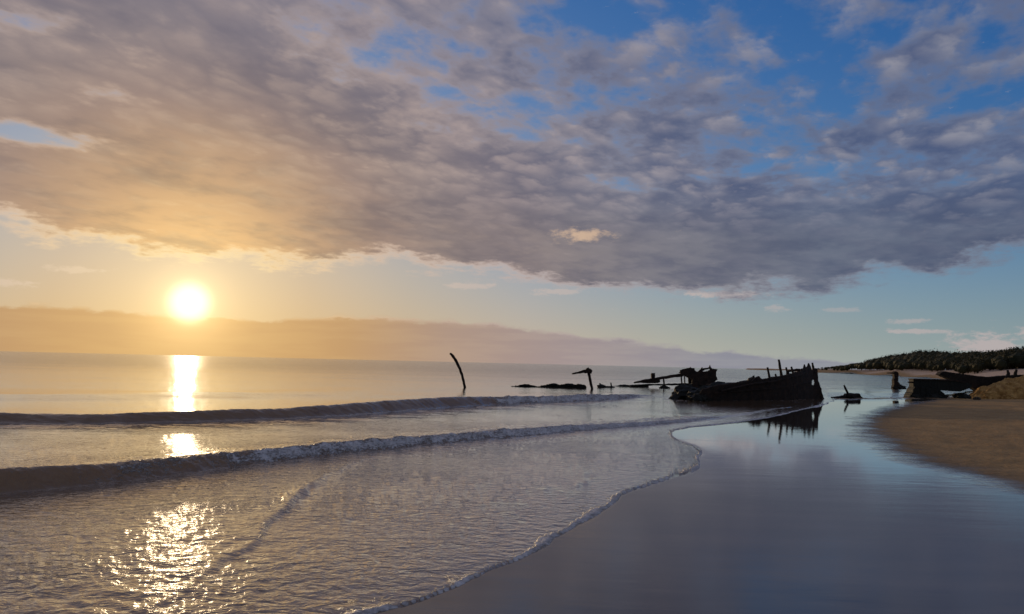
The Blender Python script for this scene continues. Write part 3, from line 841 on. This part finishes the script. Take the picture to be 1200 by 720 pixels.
t = thing('sunken_keel', 'long low black keel timber awash left of the hammer shaped post', 'wreck timber', (2.45, 52.49, 0))
slab('keel_timber', [(-2.45, -0.15), (-2.4, 0.03), (-1.63, 0.16), (-1.2, 0.20), (-0.87, 0.14), (-0.72, 0.06), (-0.5, 0.08), (-0.12, 0.17), (0.3, 0.27), (0.58, 0.30), (0.87, 0.20), (1.2, 0.28), (1.56, 0.32), (1.9, 0.24), (2.2, 0.29), (2.6, 0.27), (2.72, 0.15), (2.75, -0.15)], 0.35, M_WEED, t, 0.0, seed=31, jitter=0.03, bulge=0.05)
for u, zz, sd in ((-1.5, 0.1, 1), (0.5, 0.2, 2), (1.6, 0.22, 3)):
    lump('barnacle_crust', (u, -0.12, zz), (.30, .16, .12), M_WEED, t, sd + 50, subdiv=2)

t = thing('wreck_stubs', 'cluster of short broken frame stubs awash right of the hammer shaped post', 'wreck timber', (6.8, 54.78, 0))
lump('crust', (-0.33, 0, 0.08), (.32, .25, .18), M_WEED, t, 61, subdiv=2)
lump('crust', (0.2, 0, 0.02), (.55, .25, .14), M_WEED, t, 62, subdiv=2)
post('stub', [(-0.38, 0, 0.0), (-0.40, 0, 0.2), (-0.44, 0, 0.34)], [.08, .07, .05], M_RUST, t, 7, 63)
post('stub', [(0.40, 0, 0.0), (0.38, 0, 0.2), (0.34, 0, 0.40)], [.07, .06, .04], M_RUST, t, 7, 64)

t = thing('sunken_rib_row', 'thin row of dark wreckage barely above water, left of the midship part', 'wreck timber', (9.4, 59.75, 0))
post('timber', [(-1.4, 0, -0.02), (-0.66, 0, 0.05), (0.06, 0, 0.06), (0.53, 0, 0.09), (1.32, 0, 0.09)], [.08, .10, .09, .11, .07], M_WEED, t, 8, 71, 0.35)
lump('crust', (-0.6, 0, 0.04), (.3, .2, .13), M_WEED, t, 72, subdiv=2)
lump('crust', (0.5, 0, 0.06), (.35, .2, .14), M_WEED, t, 73, subdiv=2)

# ---- pieces on the right
t = thing('driftwood_snag', 'dark driftwood lump with one upright stick on the wet sand right of the bow', 'driftwood', (19.77, 45.36, 0))
slab('trunk', [(-0.95, -0.05), (-0.85, 0.03), (-0.4, 0.11), (-0.15, 0.18), (0.0, 0.28), (0.3, 0.33), (0.55, 0.26), (0.65, 0.33), (0.75, 0.21), (0.95, 0.0), (0.9, -0.08)], 0.38, M_TIMBER, t, 0.0, seed=81, jitter=0.02, bulge=0.05)
post('branch', [(0.13, 0, 0.15), (0.03, 0, 0.42), (-0.14, 0, 0.78)], [.075, .065, .045], M_TIMBER, t, 7, 82)
lump('root_knot', (0.25, -0.08, 0.12), (.42, .28, .2), M_TIMBER, t, 83, subdiv=2)
lump('root_knot', (-0.5, 0.02, 0.02), (.4, .2, .1), M_TIMBER, t, 84, subdiv=2)

t = thing('wreck_stump', 'dark upright stump with a short arm standing in the shallows before the far beach', 'wreck post', (35.86, 71.68, 0))
slab('column', [(-0.45, -0.2), (-0.40, 0.05), (-0.27, 0.61), (-0.31, 0.89), (-0.23, 1.01), (-0.24, 1.48), (-0.3, 1.57), (-0.18, 1.70), (0.1, 1.64), (0.17, 1.41), (0.10, 0.78), (0.28, 0.54), (0.56, 0.39), (0.9, 0.05), (0.92, -0.2)], 0.42, M_RUST, t, 0.0, seed=91, jitter=0.02, bulge=0.05)
post('arm', [(-0.1, 0, 1.52), (-0.45, 0, 1.53), (-0.85, 0, 1.52)], [.08, .06, .04], M_RUST, t, 7, 92)
lump('crust', (0.25, -0.1, 0.1), (.6, .4, .32), M_WEED, t, 93)

t = thing('hull_section', 'dark slab sided hull piece on a flared foot, at the waterline by the ochre mound', 'wreck hull', (26.42, 49.03, 0))
slab('plate', [(-0.80, 0.60), (-0.78, 1.2), (0.56, 1.20), (1.85, 1.18), (2.5, 1.08), (2.95, 0.95), (2.9, 0.75), (2.18, 0.48), (1.6, 0.50), (1.04, 0.53), (0.5, 0.5)], 0.55, M_WEED, t, 0.25, seed=101, jitter=0.012, bulge=0.02)
slab('rim', [(-0.82, 1.15), (-0.80, 1.23), (0.56, 1.235), (1.85, 1.215), (2.5, 1.11), (2.5, 1.04), (1.85, 1.13), (0.5, 1.15)], 0.65, M_RUST, t, 0.24, seed=102, jitter=0.008, bulge=0.01)
slab('foot', [(-1.18, -0.1), (-1.14, 0.05), (-0.92, 0.46), (-0.80, 0.7), (0.6, 0.7), (0.82, 0.52), (1.02, 0.38), (1.22, 0.11), (1.24, -0.1)], 0.8, M_WEED, t, 0.2, seed=103, jitter=0.03, bulge=0.05)
post('lug', [(-0.7, 0.1, 1.0), (-0.9, 0.1, 0.99), (-1.09, 0.1, 0.99)], [.06, .05, .04], M_RUST, t, 7, 104)
lump('rubble', (0.3, -0.2, 0.05), (.55, .4, .25), M_WEED, t, 105)
lump('rubble', (-0.75, -0.1, 0.05), (.4, .35, .25), M_WEED, t, 106)

t = thing('broken_beam', 'heavy dark broken beam jutting left above the hull slab, behind the ochre mound', 'wreck beam', (30.22, 50.4, 0))
slab('beam', [(-1.80, 1.53), (-1.59, 1.72), (-1.36, 1.74), (-0.8, 1.66), (-0.11, 1.57), (0.59, 1.50), (1.48, 1.43), (1.98, 1.49), (2.54, 1.55), (3.4, 1.62), (4.8, 1.66), (4.8, 0.3), (1.2, 0.2), (0.6, 0.55), (0.3, 0.78), (-0.15, 0.95), (-0.81, 1.14), (-1.23, 1.29)], 0.5, M_TIMBER, t, 0.9, seed=111, jitter=0.015, bulge=0.03)
post('branch_stub', [(2.9, 0.9, 1.5), (2.95, 0.9, 1.7), (2.9, 0.9, 1.92)], [.12, .10, .07], M_TIMBER, t, 8, 112)
post('branch_stub', [(3.4, 0.9, 1.5), (3.42, 0.9, 1.75), (3.5, 0.9, 1.98)], [.13, .10, .07], M_TIMBER, t, 8, 113)

# ---- ochre mound at the right
def build_mound():
    t = thing('rock_mound', 'low ochre brown rocky mound at the right edge of the beach', 'rock', (31.58, 49.9, 0))
    nu, nv = 150, 46
    U = np.linspace(-1.98, 9.0, nu); V = np.linspace(-1.0, 1.0, nv)
    uu, vv = np.meshgrid(U, V, indexing='ij')
    h = np.interp(uu, [-1.98, -1.9, -1.65, -0.98, -0.03, 0.97, 1.69, 3.0, 5, 7.5, 9.0], [0.0, .08, .24, .78, 1.08, 1.40, 1.57, 1.7, 1.7, 1.2, 0.0])
    z = h * np.clip(1 - vv ** 2, 0, 1) ** 0.45 + 0.15 * fbm(uu * 1.3, vv * 2.6, 5, 0.6) * (h > 0.1) - 0.06
    z += 0.05 * np.abs(fbm(uu * 3.0 + 4, vv * 5, 3)) * (h > 0.2)
    yy = vv * (0.45 + 1.25 * np.clip(h / 1.6, 0, 1)) + 0.12 * fbm(uu * 1.6, z * 2.5 + 7, 3)
    idx = np.arange(nu * nv).reshape(nu, nv)
    q = np.stack([idx[:-1, :-1], idx[1:, :-1], idx[1:, 1:], idx[:-1, 1:]], -1).reshape(-1, 4)
    link('rock_body', mesh_from('rock_body', np.stack([uu.ravel(), yy.ravel(), z.ravel()], 1), q, M_ROCK), t)
    for i, (u, y0, z0, a, b, c) in enumerate(((-0.2, -1.35, 0.12, .45, .3, .24), (0.9, -1.55, 0.10, .38, .3, .2), (1.7, -1.6, 0.12, .3, .25, .22), (-1.2, -0.8, .1, .35, .25, .2))):
        lump('ledge', (u, y0, z0), (a, b, c), M_ROCK, t, 120 + i)
build_mound()
for i, (x, y, a, c, lab) in enumerate(((28.8, 47.6, .24, .16, 'small dark stone on the sand just in front of the ochre mound'), (28.55, 50.6, .20, .16, 'small dark stone in the gap right of the flared hull foot'),
                                       (28.9, 49.4, .55, .28, 'mossy dark boulder at the left toe of the ochre mound'), (27.9, 51.2, .15, .14, 'small grey stone behind the flared hull foot near the water'))):
    o = link('beach_stone', lump_mesh('beach_stone', (a, a * 0.8, c), M_STONE if i != 2 else M_WEED, 130 + i), None, (x, y, c * 0.35))
    tag(o, lab, 'stone', 'stones round the ochre mound')

# ================================================================== scrub forest on the far dunes
def build_forest():
    r = np.random.RandomState(3)
    path = np.array([(268.0, 740), (250.0, 640), (212, 480), (165, 330), (128, 240), (140, 190), (190, 150), (260, 120)])
    seg = np.linalg.norm(np.diff(path, axis=0), axis=1); run = np.concatenate([[0], np.cumsum(seg)])
    verts, faces, tr_v, tr_f = [], [], [], []
    nb, nt = 0, 0
    # heights grow along the row as in the photograph's skyline
    N = 1000
    A = r.uniform(0, run[-1], N)
    I = np.clip(np.searchsorted(run, A) - 1, 0, len(seg) - 1)
    Fr = ((A - run[I]) / seg[I])[:, None]
    PP = path[I] * (1 - Fr) + path[I + 1] * Fr
    DV = (path[I + 1] - path[I]) / seg[I][:, None]
    NV = np.stack([-DV[:, 1], DV[:, 0]], 1)
    NV *= np.where(NV[:, :1] < 0, -1, 1)
    DEP = r.uniform(0, 1, N) ** 0.9 * 60
    PP = PP + NV * (14 + DEP)[:, None]
    GZ, _, _ = ground_height(PP[:, 0], PP[:, 1])
    ico = lump_mesh('crown_core', (1, 1, 1), M_LEAF, 5, subdiv=1, rough=0.12)
    ico_v = np.array([v.co[:] for v in ico.vertices]); ico_f = np.array([p.vertices[:] for p in ico.polygons])
    bpy.data.meshes.remove(ico)
    core_v, core_f, nc = [], [], 0
    for k in range(N):
        a, p, depth, gz = A[k], PP[k], DEP[k], GZ[k:k + 1]
        dist = math.hypot(*p)
        h = (3.0 + 5.0 * min(1, depth / 25.0) * r.uniform(0.75, 1.1)) * np.interp(a, [0, 60, 130, 200, 260, 340, 400, 520], [0.18, 0.40, 0.80, 1.30, 1.5, 1.15, 1.05, 1.1])
        rad_ = h * r.uniform(0.45, 0.65)
        n = int(np.interp(dist, [150, 600], [380, 200]))
        core_v.append(ico_v * np.array([rad_ * 0.85, rad_ * 0.85, h * 0.44]) + [p[0], p[1], gz[0] + h * 0.52]); core_f.append(ico_f + nc); nc += len(ico_v)
        # leaf clumps through the crown's volume
        d = r.normal(size=(n, 3)); d /= np.linalg.norm(d, axis=1)[:, None]
        rr = np.minimum(r.uniform(0.5, 1.0, n) ** 0.5, 0.97)
        c = d * rr[:, None] * np.array([rad_, rad_, h * 0.5]) * (1 + 0.10 * np.sin(d[:, :1] * 5 + k) * np.cos(d[:, 1:2] * 4 + k))
        c[:, 2] += h * 0.55 + gz[0]
        c[:, 0] += p[0]; c[:, 1] += p[1]
        sz = r.uniform(0.14, 0.34, n) * np.interp(h, [1, 8], [0.6, 1.1])
        for s_ in range(1):
            t1 = r.normal(size=(n, 3)); t1 /= np.linalg.norm(t1, axis=1)[:, None]
            t2 = np.cross(t1, r.normal(size=(n, 3))); t2 /= np.linalg.norm(t2, axis=1)[:, None]
            q = np.stack([c - t1 * sz[:, None], c + t2 * sz[:, None] * 0.6, c + t1 * sz[:, None], c - t2 * sz[:, None] * 0.6], 1)
            verts.append(q.reshape(-1, 3)); faces.append(np.arange(nb, nb + 4 * n).reshape(-1, 4)); nb += 4 * n
        w = 0.05 * h
        tv = np.array([[p[0] + w * math.cos(t_), p[1] + w * math.sin(t_), gz[0] - 0.2] for t_ in (0, 2.1, 4.2)] + [[p[0] + w * .4 * math.cos(t_), p[1] + w * .4 * math.sin(t_), gz[0] + h * 0.7] for t_ in (0, 2.1, 4.2)])
        tr_v.append(tv); tr_f += [(nt, nt + 1, nt + 4, nt + 3), (nt + 1, nt + 2, nt + 5, nt + 4), (nt + 2, nt, nt + 3, nt + 5)]; nt += 6
    root = link('dune_forest', mesh_from('dune_forest', np.vstack(verts), np.vstack(faces), M_LEAF, False))
    root['kind'] = 'stuff'
    root['label'] = 'dark green scrub forest along the dunes behind the far beach'
    root['category'] = 'forest'
    core = link('inner_foliage', mesh_from('inner_foliage', np.vstack(core_v), np.vstack(core_f), M_LEAF, False), root)
    core['kind'] = 'stuff'
    tr = link('trunk', mesh_from('trunk', np.vstack(tr_v), np.array(tr_f), M_BARK, False), root)
    tr['kind'] = 'stuff'
build_forest()
